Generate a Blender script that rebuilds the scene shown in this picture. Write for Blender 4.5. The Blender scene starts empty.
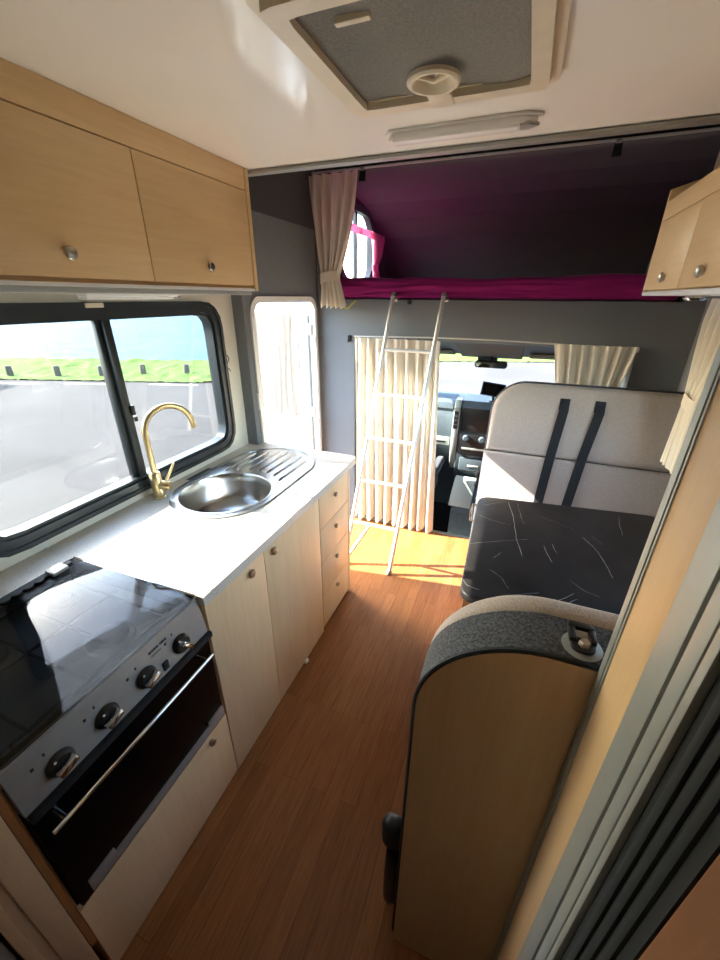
import bpy, bmesh, math, random
from mathutils import Vector, Matrix, noise
random.seed(7)
S = bpy.context.scene
COL = S.collection
PI = math.pi

# ------------------------------------------------------------------ materials
def lin(h):
    h = h.lstrip('#')
    out = []
    for i in (0, 2, 4):
        c = int(h[i:i+2], 16) / 255
        out.append(c / 12.92 if c <= .04045 else ((c + .055) / 1.055) ** 2.4)
    return tuple(out) + (1,)

class NT:
    def __init__(s, name):
        s.m = bpy.data.materials.new(name); s.m.use_nodes = True
        s.t = s.m.node_tree; s.t.nodes.clear()
        s.out = s.t.nodes.new('ShaderNodeOutputMaterial')
    def n(s, typ, **k):
        nd = s.t.nodes.new(typ)
        for a, v in k.items():
            if a.startswith('i_'):
                nd.inputs[a[2:].replace('_', ' ')].default_value = v
            else:
                setattr(nd, a, v)
        return nd
    def l(s, a, b):
        s.t.links.new(a, b)
    def coord(s, scale=(1, 1, 1), rot=(0, 0, 0)):
        tc = s.n('ShaderNodeTexCoord'); mp = s.n('ShaderNodeMapping')
        mp.inputs['Scale'].default_value = scale; mp.inputs['Rotation'].default_value = rot
        s.l(tc.outputs['Object'], mp.inputs['Vector']); return mp.outputs['Vector']
    def noise(s, vec, scale, detail=3, rough=.5, dist=0):
        nd = s.n('ShaderNodeTexNoise'); nd.inputs['Scale'].default_value = scale
        nd.inputs['Detail'].default_value = detail; nd.inputs['Roughness'].default_value = rough
        nd.inputs['Distortion'].default_value = dist
        s.l(vec, nd.inputs['Vector']); return nd.outputs['Fac']
    def ramp(s, fac, stops, interp='LINEAR'):
        r = s.n('ShaderNodeValToRGB'); e = r.color_ramp.elements; r.color_ramp.interpolation = interp
        while len(e) < len(stops): e.new(.5)
        for el, (p, c) in zip(e, stops): el.position = p; el.color = c
        s.l(fac, r.inputs['Fac']); return r.outputs['Color']
    def bsdf(s, rough=.5, metal=0, spec=.5, **k):
        b = s.n('ShaderNodeBsdfPrincipled'); b.inputs['Roughness'].default_value = rough
        b.inputs['Metallic'].default_value = metal; b.inputs['Specular IOR Level'].default_value = spec
        s.l(b.outputs[0], s.out.inputs[0]); return b
    def bump(s, b, h, strength=.2, dist=.002):
        bp = s.n('ShaderNodeBump'); bp.inputs['Strength'].default_value = strength
        bp.inputs['Distance'].default_value = dist
        s.l(h, bp.inputs['Height']); s.l(bp.outputs[0], b.inputs['Normal'])

def plain(name, col, rough=.5, metal=0, spec=.5, var=.06, vs=30, bump=0, bs=300):
    n = NT(name); b = n.bsdf(rough, metal, spec); v = n.coord()
    c = lin(col)
    f = n.noise(v, vs, 3)
    d = tuple(max(0, x * (1 - var)) for x in c[:3]) + (1,)
    u = tuple(min(1, x * (1 + var)) for x in c[:3]) + (1,)
    n.l(n.ramp(f, [(.3, d), (.7, u)]), b.inputs['Base Color'])
    if bump: n.bump(b, n.noise(v, bs, 2), bump)
    return n.m

def wood(name, c1, c2, grain='z', rough=.38):
    n = NT(name); b = n.bsdf(rough, 0, .4)
    sc = {'x': (1.2, 22, 22), 'y': (22, 1.2, 22), 'z': (22, 22, 1.2)}[grain]
    v = n.coord(sc); v2 = n.coord({'x': (.6, 6, 6), 'y': (6, .6, 6), 'z': (6, 6, .6)}[grain])
    fine = n.noise(v, 4, 6, .62, .3); big = n.noise(v2, 1.3, 2, .5, .8)
    mx = n.n('ShaderNodeMix', data_type='FLOAT'); mx.inputs[0].default_value = .5
    n.l(fine, mx.inputs[2]); n.l(big, mx.inputs[3])
    n.l(n.ramp(mx.outputs[0], [(.3, lin(c1)), (.7, lin(c2))]), b.inputs['Base Color'])
    n.bump(b, fine, .04)
    return n.m

def fabric(name, c1, c2, scale=260, rough=.9, trans=0, bump=.35):
    n = NT(name); v = n.coord()
    w = n.n('ShaderNodeTexNoise'); w.inputs['Scale'].default_value = scale; w.inputs['Detail'].default_value = 2
    n.l(v, w.inputs['Vector'])
    col = n.ramp(w.outputs['Fac'], [(.35, lin(c1)), (.65, lin(c2))])
    b = n.bsdf(rough, 0, .15); n.l(col, b.inputs['Base Color'])
    b.inputs['Sheen Weight'].default_value = .15
    n.bump(b, w.outputs['Fac'], bump, .0015)
    if trans:
        t = n.n('ShaderNodeBsdfTranslucent'); n.l(col, t.inputs['Color'])
        m = n.n('ShaderNodeMixShader'); m.inputs[0].default_value = trans
        n.l(b.outputs[0], m.inputs[1]); n.l(t.outputs[0], m.inputs[2]); n.l(m.outputs[0], n.out.inputs[0])
    return n.m

def glass(name, tint, rough=0, ior=1.45, k=1.0):
    n = NT(name); t = n.n('ShaderNodeBsdfTransparent'); t.inputs[0].default_value = tint + (1,)
    g = n.n('ShaderNodeBsdfGlossy'); g.inputs['Roughness'].default_value = rough
    lw = n.n('ShaderNodeLayerWeight'); lw.inputs[0].default_value = .5      # Schlick reflectance, the same from both sides
    pw = n.n('ShaderNodeMath', operation='POWER'); n.l(lw.outputs['Facing'], pw.inputs[0]); pw.inputs[1].default_value = 5
    r0 = ((ior - 1) / (ior + 1)) ** 2
    mu = n.n('ShaderNodeMath', operation='MULTIPLY_ADD'); n.l(pw.outputs[0], mu.inputs[0]); mu.inputs[1].default_value = (1 - r0) * k; mu.inputs[2].default_value = r0 * k
    m = n.n('ShaderNodeMixShader'); n.l(mu.outputs[0], m.inputs[0]); n.l(t.outputs[0], m.inputs[1]); n.l(g.outputs[0], m.inputs[2])
    n.l(m.outputs[0], n.out.inputs[0]); return n.m

def emis(name, col, strength):
    n = NT(name); e = n.n('ShaderNodeEmission'); e.inputs[0].default_value = lin(col); e.inputs[1].default_value = strength
    b = n.bsdf(.3); b.inputs['Base Color'].default_value = (.8, .8, .78, 1)
    a = n.n('ShaderNodeAddShader'); n.l(e.outputs[0], a.inputs[0]); n.l(b.outputs[0], a.inputs[1]); n.l(a.outputs[0], n.out.inputs[0]); return n.m

def m_floor():
    n = NT('wood_floor'); b = n.bsdf(.36, 0, .4)
    v = n.coord((1, 1, 1), (0, 0, PI / 2))
    br = n.n('ShaderNodeTexBrick'); n.l(v, br.inputs['Vector'])
    br.offset = .37; br.inputs['Scale'].default_value = 1
    br.inputs['Brick Width'].default_value = .85; br.inputs['Row Height'].default_value = .062
    br.inputs['Mortar Size'].default_value = .0007; br.inputs['Mortar Smooth'].default_value = .1
    br.inputs['Bias'].default_value = 0
    br.inputs['Color1'].default_value = lin('#8d5c34'); br.inputs['Color2'].default_value = lin('#9f6b40'); br.inputs['Mortar'].default_value = lin('#6b3c18')
    g = n.noise(n.coord((40, 2.2, 40)), 3.2, 6, .65, .4)
    gr = n.ramp(g, [(.25, (.62, .56, .5, 1)), (.7, (1.12, 1.1, 1.08, 1))])
    m = n.n('ShaderNodeMix', data_type='RGBA', blend_type='MULTIPLY'); m.inputs[0].default_value = 1
    n.l(br.outputs['Color'], m.inputs[6]); n.l(gr, m.inputs[7]); n.l(m.outputs[2], b.inputs['Base Color'])
    n.bump(b, g, .05); return n.m

def m_worktop():
    n = NT('speckled_laminate'); b = n.bsdf(.3, 0, .45); v = n.coord()
    f = n.noise(v, 190, 3, .6)
    n.l(n.ramp(f, [(.30, lin('#a69c88')), (.44, lin('#c8c3b7')), (.66, lin('#d0ccc2')), (.74, lin('#bdb4a2'))]), b.inputs['Base Color'])
    return n.m

def m_marble():
    n = NT('black_marble'); b = n.bsdf(.42, 0, .18); v = n.coord()
    n.l(n.ramp(n.noise(v, 5, 5, .6), [(.3, lin('#1a1817')), (.75, lin('#2e2a28'))]), b.inputs['Base Color']); return n.m

def m_steel(name='brushed_steel', col='#b9b8b4', rough=.24):
    n = NT(name); b = n.bsdf(rough, 1); b.inputs['Base Color'].default_value = lin(col)
    f = n.noise(n.coord((4, 4, 200)), 3, 2); n.bump(b, f, .03); return n.m

def m_asphalt():
    n = NT('asphalt'); b = n.bsdf(.9, 0, .2); v = n.coord()
    f = n.noise(v, 30, 4, .7); g = n.noise(v, .35, 4, .6, .5)
    c1 = n.ramp(f, [(.3, lin('#3c3836')), (.7, lin('#494442'))]); c2 = n.ramp(g, [(.35, (.82, .81, .8, 1)), (.65, (1.1, 1.1, 1.1, 1))])
    m = n.n('ShaderNodeMix', data_type='RGBA', blend_type='MULTIPLY'); m.inputs[0].default_value = 1
    n.l(c1, m.inputs[6]); n.l(c2, m.inputs[7]); n.l(m.outputs[2], b.inputs['Base Color']); return n.m

def m_grass():
    n = NT('grass_blades'); b = n.bsdf(.8, 0, .2); v = n.coord()
    f = n.noise(v, 6, 5, .7)
    n.l(n.ramp(f, [(.3, lin('#3b4f12')), (.55, lin('#566e20')), (.75, lin('#687d2e'))]), b.inputs['Base Color'])
    n.bump(b, f, 1, .1); return n.m

def m_sea():
    n = NT('sea_water'); b = n.bsdf(.7, 0, .1); v = n.coord((.05, .16, 1), (0, 0, .33))
    f = n.noise(v, 9, 5, .65)
    n.l(n.ramp(f, [(.35, lin('#274656')), (.65, lin('#3c5f6e'))]), b.inputs['Base Color'])
    n.bump(b, f, .6, .3); return n.m

MP = {
 'maple_h': wood('maple_horizontal', '#d4b17f', '#e4c697', 'y'),
 'maple_v': wood('maple_vertical', '#dcba8a', '#e8cca2', 'z'),
 'maple_p': wood('maple_panel', '#b39470', '#c4a784', 'z'),
 'maple_q': wood('maple_side_panel', '#c9a273', '#d8b689', 'z'),
 'maple_edge': plain('brown_edge_band', '#8f5f35', .5),
 'floor': m_floor(), 'worktop': m_worktop(), 'marble': m_marble(),
 'gloss': plain('gloss_white_ceiling', '#f2eee5', .09, 0, .5, .02, 2),
 'cream': plain('cream_wall_panel', '#e2ddcd', .35, 0, .4, .02, 3),
 'white': plain('white_plastic', '#e4e4e0', .35, 0, .45, .02),
 'ivory': plain('ivory_plastic', '#d9cdb4', .4, 0, .45, .03),
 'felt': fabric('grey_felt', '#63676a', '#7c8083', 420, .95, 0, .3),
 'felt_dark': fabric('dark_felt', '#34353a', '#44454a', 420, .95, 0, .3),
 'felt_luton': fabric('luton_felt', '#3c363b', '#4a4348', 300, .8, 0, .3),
 'steel': m_steel(), 'chrome': plain('chrome', '#d8d8d8', .12, 1, .5, .02),
 'nickel': plain('satin_nickel', '#b8aea0', .28, 1, .5, .03),
 'brass': plain('brushed_brass', '#d6bf90', .3, 1, .5, .04, 60),
 'alu': plain('satin_aluminium', '#a3a5a0', .45, .6, .5, .04, 12),
 'alu_white': plain('pale_aluminium_tube', '#dcdcda', .35, .35, .5, .02),
 'grey_trim': plain('grey_trim', '#8d8f8a', .5, .2, .5, .04, 12),
 'black': plain('black_plastic', '#17181a', .4, 0, .45, .1),
 'black_gloss': plain('black_enamel', '#050506', .25, 0, .12, .05),
 'black_matt': plain('black_rubber', '#1f2224', .7, 0, .3, .1),
 'panel_silver': plain('silver_fascia', '#9a9995', .42, .35, .5, .05, 40),
 'frame_black': plain('black_window_frame', '#23292d', .35, 0, .5, .06),
 'pane': glass('window_acrylic', (.95, .96, .96), 0, 1.45, .9),
 'tinted': glass('tinted_acrylic', (.68, .71, .71), 0, 1.45, .9),
 'smoked': glass('smoked_glass', (.42, .44, .48), 0, 1.45, 1.0),
 'lens': glass('ribbed_clear_plastic', (.9, .9, .88), .15, 1.4),
 'sofa': fabric('oatmeal_fabric', '#a1948a', '#b8aba0', 330, .95, 0, .35),
 'tweed': fabric('charcoal_tweed', '#27292d', '#56585c', 230, .95, 0, .5),
 'curtain': fabric('cream_curtain', '#e0d5c0', '#eae1cf', 500, .9, .38, .15),
 'net': fabric('white_net_curtain', '#938d82', '#a39c90', 500, .9, .35, .2),
 'magenta': fabric('magenta_sheet', '#8a1662', '#9a1c6b', 300, .75, 0, .15),
 'pink': fabric('pink_curtain', '#d48aa8', '#e0a0b8', 300, .9, .4, .2),
 'belt': fabric('black_webbing', '#1a1c1f', '#2b2d30', 500, .7, 0, .4),
 'dash': plain('slate_dashboard', '#4a565d', .6, 0, .35, .08, 40, .2),
 'dash_light': plain('pale_grey_plastic', '#a7afa9', .5, 0, .4, .03),
 'seat_dark': fabric('dark_seat_cloth', '#2a2f36', '#3c424a', 300, .9, 0, .3),
 'headliner': plain('grey_headliner', '#6a6b68', .9, 0, .1, .05),
 'blind': fabric('grey_pleated_blind', '#77736c', '#858178', 200, .9, .2, .2),
 'mark': plain('printed_mark', '#1a1a1a', .5), 'red': plain('red_mark', '#7b1d18', .5),
 'hook_green': plain('lime_cord', '#a9b24a', .6),
 'asphalt': m_asphalt(), 'grass': m_grass(), 'sea': m_sea(),
 'post': wood('weathered_wood', '#4a433a', '#5d5449', 'z', .8),
 'yellow': plain('pale_yellow_paint', '#d9cf9a', .7),
 'car': plain('dark_car_paint', '#30343a', .25),
 'lamp': plain('frosted_lamp_cover', '#eceae6', .25, 0, .5, .02),
}

# ------------------------------------------------------------------ mesh helpers
class MB:
    def __init__(s): s.bm = bmesh.new()
    def _merge(s, b):
        me = bpy.data.meshes.new('t'); b.to_mesh(me); b.free(); s.bm.from_mesh(me); bpy.data.meshes.remove(me); return s
    def box(s, x0, x1, y0, y1, z0, z1, bev=0, seg=2, M=None):
        b = bmesh.new(); bmesh.ops.create_cube(b, size=1)
        for v in b.verts:
            v.co = Vector(((x0 + x1) / 2 + v.co.x * (x1 - x0), (y0 + y1) / 2 + v.co.y * (y1 - y0), (z0 + z1) / 2 + v.co.z * (z1 - z0)))
        if bev: bmesh.ops.bevel(b, geom=b.edges[:], offset=bev, segments=seg, profile=.5, affect='EDGES')
        if M: bmesh.ops.transform(b, matrix=M, verts=b.verts)
        return s._merge(b)
    def prism(s, pts, axis, a, c, bev=0, seg=2, M=None):
        b = bmesh.new()
        def P(p, t):
            return {'x': (t, p[0], p[1]), 'y': (p[0], t, p[1]), 'z': (p[0], p[1], t)}[axis]
        lo = [b.verts.new(P(p, a)) for p in pts]; hi = [b.verts.new(P(p, c)) for p in pts]
        n = len(pts)
        f1 = b.faces.new(lo); f2 = b.faces.new(hi)
        for i in range(n): b.faces.new((lo[i], lo[(i+1) % n], hi[(i+1) % n], hi[i]))
        bmesh.ops.recalc_face_normals(b, faces=b.faces)
        if bev:
            ed = [e for e in b.edges if (e.verts[0] in lo and e.verts[1] in lo) or (e.verts[0] in hi and e.verts[1] in hi)]
            bmesh.ops.bevel(b, geom=ed, offset=bev, segments=seg, profile=.5, affect='EDGES')
        if M: bmesh.ops.transform(b, matrix=M, verts=b.verts)
        return s._merge(b)
    def pillow(s, pts, axis, a, c, r, seg=5, M=None):
        """extruded convex outline whose two rims are rounded over by r"""
        n = len(pts); V = [Vector(p) for p in pts]
        ar = sum(V[i].x*V[(i+1) % n].y - V[(i+1) % n].x*V[i].y for i in range(n))
        if ar < 0: V.reverse()
        N = []
        for i in range(n):
            d1 = (V[i]-V[i-1]).normalized(); d2 = (V[(i+1) % n]-V[i]).normalized()
            n1 = Vector((-d1.y, d1.x)); n2 = Vector((-d2.y, d2.x)); m = (n1+n2).normalized()
            N.append(m / max(.35, m.dot(n1)))
        b = bmesh.new(); L = []
        def P(p, t): return {'x': (t, p[0], p[1]), 'y': (p[0], t, p[1]), 'z': (p[0], p[1], t)}[axis]
        lv = [(r*(1-math.sin(q*PI/2/seg)), a + r*(1-math.cos(q*PI/2/seg))) for q in range(seg+1)]
        lv += [(i, c - (t-a)) for i, t in reversed(lv)]
        for ins, t in lv: L.append([b.verts.new(P(V[i] + N[i]*ins, t)) for i in range(n)])
        for A, B in zip(L, L[1:]):
            for i in range(n): b.faces.new((A[i], A[(i+1) % n], B[(i+1) % n], B[i]))
        b.faces.new(L[0]); b.faces.new(L[-1]); bmesh.ops.recalc_face_normals(b, faces=b.faces)
        if M: bmesh.ops.transform(b, matrix=M, verts=b.verts)
        return s._merge(b)
    def tube(s, pts, r, n=12, caps=True):
        pts = [Vector(p) for p in pts]; b = bmesh.new(); rings = []
        up = None
        for i, p in enumerate(pts):
            t = (pts[min(i+1, len(pts)-1)] - pts[max(i-1, 0)]).normalized()
            if up is None:
                up = Vector((0, 0, 1)) if abs(t.z) < .9 else Vector((1, 0, 0))
            a = t.cross(up).normalized(); up = a.cross(t).normalized()
            rr = r[i] if isinstance(r, (list, tuple)) else r
            rings.append([b.verts.new(p + (a * math.cos(2*PI*k/n) + up * math.sin(2*PI*k/n)) * rr) for k in range(n)])
        for i in range(len(rings)-1):
            for k in range(n):
                b.faces.new((rings[i][k], rings[i][(k+1) % n], rings[i+1][(k+1) % n], rings[i+1][k]))
        if caps: b.faces.new(rings[0]); b.faces.new(rings[-1])
        bmesh.ops.recalc_face_normals(b, faces=b.faces)
        return s._merge(b)
    def lathe(s, prof, c, axis=(0, 0, 1), n=28, caps=True):
        b = bmesh.new(); q = Vector((0, 0, 1)).rotation_difference(Vector(axis).normalized()); c = Vector(c); rings = []
        for r, z in prof:
            if r < 1e-6: rings.append([b.verts.new(c + q @ Vector((0, 0, z)))])
            else: rings.append([b.verts.new(c + q @ Vector((r * math.cos(2*PI*k/n), r * math.sin(2*PI*k/n), z))) for k in range(n)])
        for A, B in zip(rings, rings[1:]):
            for k in range(n):
                if len(A) == 1 and len(B) == 1: break
                if len(A) == 1: b.faces.new((A[0], B[k], B[(k+1) % n]))
                elif len(B) == 1: b.faces.new((A[k], A[(k+1) % n], B[0]))
                else: b.faces.new((A[k], A[(k+1) % n], B[(k+1) % n], B[k]))
        for R in (rings[0], rings[-1]):
            if caps and len(R) > 1: b.faces.new(R)
        bmesh.ops.recalc_face_normals(b, faces=b.faces)
        return s._merge(b)
    def grid(s, fn, nu, nv, thick=0):
        b = bmesh.new()
        V = [[b.verts.new(fn(i/nu, j/nv)) for j in range(nv+1)] for i in range(nu+1)]
        for i in range(nu):
            for j in range(nv): b.faces.new((V[i][j], V[i+1][j], V[i+1][j+1], V[i][j+1]))
        bmesh.ops.recalc_face_normals(b, faces=b.faces)
        if thick: bmesh.ops.solidify(b, geom=b.faces[:], thickness=thick)
        return s._merge(b)
    def ring(s, outer, inner, center, axis, a, c, n=96):
        """plate between two radial outlines (functions of (u,v)->signed distance), from a to c along axis"""
        def rad(sd, th):
            lo, hi = 0, 20
            for _ in range(48):
                m = (lo + hi) / 2
                if sd(center[0] + m*math.cos(th), center[1] + m*math.sin(th)) < 0: lo = m
                else: hi = m
            return lo
        ths = [2*PI*i/n for i in range(n)]
        for f in (outer, inner):
            for (u, v) in getattr(f, 'corners', ()): ths.append(math.atan2(v-center[1], u-center[0]) % (2*PI))
        ths = sorted(set(round(t, 6) for t in ths))
        b = bmesh.new()
        def P(u, v, t): return {'x': (t, u, v), 'y': (u, t, v), 'z': (u, v, t)}[axis]
        L = []
        for th in ths:
            ro, ri = rad(outer, th), rad(inner, th); cs, sn = math.cos(th), math.sin(th)
            L.append([b.verts.new(P(center[0]+r*cs, center[1]+r*sn, t)) for r in (ri, ro) for t in (a, c)])
        m = len(L)
        for i in range(m):
            A, B = L[i], L[(i+1) % m]
            for p, q in ((0, 1), (1, 3), (3, 2), (2, 0)): b.faces.new((A[p], B[p], B[q], A[q]))
        bmesh.ops.recalc_face_normals(b, faces=b.faces)
        return s._merge(b)
    def soft(s, x0, x1, y0, y1, z0, z1, r=.03, n=10, amp=0, sc=6, M=None):
        """rounded, slightly uneven cushion"""
        b = bmesh.new(); bmesh.ops.create_cube(b, size=2); bmesh.ops.subdivide_edges(b, edges=b.edges[:], cuts=n, use_grid_fill=True)
        h = Vector(((x1-x0)/2, (y1-y0)/2, (z1-z0)/2)); c = Vector(((x1+x0)/2, (y1+y0)/2, (z1+z0)/2))
        def warp(t, hh):  # cluster the samples near the edges
            return math.sin(t * PI / 2) * hh
        for v in b.verts:
            p = Vector((warp(v.co.x, h.x), warp(v.co.y, h.y), warp(v.co.z, h.z)))
            rr = min(r, h.x, h.y, h.z)
            q = Vector([max(-hh+rr, min(hh-rr, pp)) for pp, hh in zip(p, h)])
            d = p - q
            if d.length > 1e-9: p = q + d.normalized() * rr
            p = p + c
            if amp: p += noise.noise_vector(p * sc) * amp
            v.co = p
        if M: bmesh.ops.transform(b, matrix=M, verts=b.verts)
        return s._merge(b)
    def build(s, name, mat, parent=None, ang=35, off=None):
        me = bpy.data.meshes.new(name)
        o = bpy.data.objects.new(name, me); COL.objects.link(o)
        if parent is not None:
            w = Vector((0, 0, 0)); p = parent
            while p is not None: w += p.location; p = p.parent
            bmesh.ops.translate(s.bm, verts=s.bm.verts, vec=-w); o.parent = parent
        else:
            if off is None:
                c = Vector((0, 0, 0)); zs = min(v.co.z for v in s.bm.verts)
                for v in s.bm.verts: c += v.co
                c /= max(1, len(s.bm.verts)); off = Vector((c.x, c.y, zs))
            off = Vector(off); bmesh.ops.translate(s.bm, verts=s.bm.verts, vec=-off); o.location = off
        s.bm.to_mesh(me); s.bm.free()
        me.materials.append(MP[mat] if isinstance(mat, str) else mat)
        for p in me.polygons: p.use_smooth = True
        me.set_sharp_from_angle(angle=math.radians(ang))
        return o

def rrect(cx, cy, hx, hy, r):
    def f(u, v):
        qx, qy = abs(u-cx)-hx+r, abs(v-cy)-hy+r
        return math.hypot(max(qx, 0), max(qy, 0)) + min(max(qx, qy), 0) - r
    f.corners = [(cx+sx*(hx-r*.0), cy+sy*(hy-r*.0)) for sx in (-1, 1) for sy in (-1, 1)]
    return f
def circ(cx, cy, r):
    f = lambda u, v: math.hypot(u-cx, v-cy) - r
    return f
def rpoly(x0, x1, y0, y1, r, n=8, which=(1, 1, 1, 1)):
    """rounded rectangle outline; which = bl, br, tr, tl"""
    P = []
    for k, (cx, cy, a0) in enumerate(((x0, y0, PI), (x1, y0, 1.5*PI), (x1, y1, 0), (x0, y1, .5*PI))):
        if not which[k] or r <= 0: P.append((cx, cy)); continue
        ox = cx + r if cx == x0 else cx - r; oy = cy + r if cy == y0 else cy - r
        for i in range(n+1): P.append((ox + r*math.cos(a0 + .5*PI*i/n), oy + r*math.sin(a0 + .5*PI*i/n)))
    return P

def tag(o, label, cat, group=None):
    o['label'] = label; o['category'] = cat
    if group: o['group'] = group
    return o
def struct(o, label, cat='room shell'):
    o['kind'] = 'structure'; o['label'] = label; o['category'] = cat; return o
def thing(name, loc, label, cat, group=None):
    o = bpy.data.objects.new(name, None); COL.objects.link(o); o.location = loc; o.empty_display_size = .05
    return tag(o, label, cat, group)
def box(name, mat, parent, *a, **k): return MB().box(*a, **k).build(name, mat, parent)
def lab(o, t): o['label'] = t; return o
def shift(o, d):
    o.location = o.location + Vector(d)
def ccopy(o, parent=None):
    c = o.copy(); COL.objects.link(c); c.parent = parent
    for ch in [q for q in bpy.data.objects if q.parent == o]: ccopy(ch, c)
    return c

# ------------------------------------------------------------------ constants
XL, XD, XR = -1.47, -1.40, .86       # window wall, door wall, right wall
YB, YR = 2.75, -1.25                 # bulkhead, rear wall
ZC, YC, ZL = 2.20, 1.76, 2.46        # white ceiling, its front edge, luton headroom

# ------------------------------------------------------------------ setting
struct(box('floor', 'floor', None, XL-.06, XR+.06, YR, YB+.01, -.04, 0), 'honey brown wood strip floor of the camper', 'floor')
# left wall with window hole
WY0, WY1, WZ0, WZ1 = .50, 1.752, .945, 1.692
wc, wz = (WY0+WY1)/2, (WZ0+WZ1)/2
w = MB().ring(rrect((YR+1.9)/2, 1.1, (1.9-YR)/2, 1.16, .0001), rrect(wc, wz, (WY1-WY0)/2-.02, (WZ1-WZ0)/2-.02, .09), (wc, wz), 'x', XL-.05, XL)
struct(w.build('wall_left', 'cream'), 'cream side wall panel around the kitchen window', 'wall')
w = MB()
DY0, DY1, DZ0, DZ1 = 1.955, 2.69, -.45, 1.70
w.ring(rrect((1.89+YB+.1)/2, 1.0, (YB+.1-1.89)/2, 1.50, .0001), rrect((DY0+DY1)/2, (DZ0+DZ1)/2, (DY1-DY0)/2, (DZ1-DZ0)/2, .07), ((DY0+DY1)/2, (DZ0+DZ1)/2), 'x', XD-.03, XD, 900)
w.box(XL-.06, XD-.001, 1.886, 1.944, 0, ZL)
w.prism([(XD, 2.12), (XD+.03, 2.46), (XD-.06, 2.5), (XD-.06, 2.12)], 'y', 1.76, YB)
struct(w.build('wall_left_front', 'felt'), 'grey felt lined side wall around the entrance door', 'wall')
w = MB().prism([(XD+.004, 2.12), (XD+.05, 2.46), (XD+.01, 2.46), (XD-.01, 2.12)], 'y', 1.80, YB)
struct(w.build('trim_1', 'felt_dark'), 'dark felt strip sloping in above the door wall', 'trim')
# right wall with the dinette window hole
w = MB().ring(rrect((YR+YB+.1)/2, 1.2, (YB+.1-YR)/2, 1.26, .0001), rrect(1.45, 1.33, .45, .27, .08), (1.45, 1.33), 'x', XR, XR+.05)
struct(w.build('wall_right', 'felt'), 'grey felt lined right side wall behind the dinette', 'wall')
w = thing('window_4', (XR+.02, 1.45, 1.06), 'dinette window in the right wall beyond the tied cream curtain', 'window'); w['kind'] = 'structure'
MB().ring(rrect(1.45, 1.33, .47, .29, .09), rrect(1.45, 1.33, .43, .25, .07), (1.45, 1.33), 'x', XR-.01, XR+.05).build('window_frame', 'frame_black', w)
box('pane', 'pane', w, XR+.02, XR+.026, 1.0, 1.9, 1.06, 1.60)
# rear wall with a rear window (behind the camera)
struct(box('wall_rear', 'cream', None, XL-.05, XR+.05, YR-.05, YR, 0, ZC), 'cream rear wall of the camper', 'wall')
# ceiling with hatch hole
HX0, HX1, HY0, HY1 = -.547, -.015, .81, 1.342
hc = ((HX0+HX1)/2, (HY0+HY1)/2)
w = MB().ring(rrect((XL+XR)/2, (YR+YC)/2, (XR-XL)/2+.05, (YC-YR)/2, .0001), rrect(hc[0], hc[1], .215, .215, .02), hc, 'z', ZC, ZC+.06)
struct(w.build('ceiling', 'gloss'), 'glossy white camper ceiling panel', 'ceiling')
w = MB().box(XL-.05, XR+.05, YC-.02, YC+.012, ZC-.012, ZC+.3, .003)
w.box(XL-.02, XR, YC-.03, YC+.012, ZC-.014, ZC-.003, .002)
struct(w.build('trim_2', 'alu'), 'thin aluminium edge strip along the front of the white ceiling', 'trim')

# luton: bulkhead, bed base, sides, curved ceiling
w = MB()
OX0, OX1, OZ = -1.118, .612, 1.455
w.ring(rrect((XD+XR)/2, .63, (XR-XD)/2+.02, 1.074, .0001), rrect((OX0+OX1)/2, .46, (OX1-OX0)/2, OZ-.46, .05), (-.25, .6), 'y', YB, YB+.09)
w.box(XD-.02, -1.27, YB+.001, YB+.09, 1.70, ZL)
w.box(.76, XR+.02, YB+.001, YB+.09, 1.70, ZL)
struct(w.build('wall_front', 'felt'), 'dark grey felt bulkhead around the opening to the cab', 'wall')
struct(box('trim_3', 'felt', None, XD-.02, XR+.02, YB+.05, 4.45, 1.66, 1.704, bev=.004), 'grey felt base of the overcab bed', 'bed base')
prof = [(1.765, 2.46), (2.95, 2.46), (3.35, 2.45), (3.65, 2.41), (3.9, 2.33), (4.1, 2.22), (4.25, 2.06), (4.34, 1.88), (4.38, 1.66)]
outp = [(y + .05*(i > 3), z + .06*(i < 6)) for i, (y, z) in enumerate(prof)]
w = MB()
for (a, b_), (c, d), (a2, b2), (c2, d2) in zip(prof, prof[1:], outp, outp[1:]): w.prism([(a, b_), (c, d), (c2, d2), (a2, b2)], 'x', XD-.06, XR+.06)
bmesh.ops.remove_doubles(w.bm, verts=w.bm.verts, dist=.0005)
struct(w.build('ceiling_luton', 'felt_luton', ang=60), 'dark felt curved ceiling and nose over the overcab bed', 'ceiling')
LW = (3.50, 2.10)
def lut(u, v):
    return rrect(LW[0], LW[1], .37, .28, .18)(u, v)
w = MB().ring(rrect(3.6, 2.08, .86, .43, .0001), lut, LW, 'x', XD-.05, XD)
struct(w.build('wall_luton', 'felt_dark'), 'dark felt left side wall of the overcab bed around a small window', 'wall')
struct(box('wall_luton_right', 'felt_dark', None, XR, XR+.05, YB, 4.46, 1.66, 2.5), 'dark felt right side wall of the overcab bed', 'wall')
w = thing('window_2', (XD-.02, LW[0], 1.84), 'small rounded side window of the overcab bed behind the tied beige curtain', 'window'); w['kind'] = 'structure'
MB().ring(rrect(LW[0], LW[1], .38, .29, .18), rrect(LW[0], LW[1], .33, .24, .14), LW, 'x', XD-.04, XD+.012).build('window_frame', 'frame_black', w)
box('mullion', 'frame_black', w, XD-.03, XD-.005, LW[0]-.02, LW[0]+.02, 1.86, 2.34)
box('pane', 'pane', w, XD-.03, XD-.025, LW[0]-.34, LW[0]+.34, 1.86, 2.36)

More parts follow.
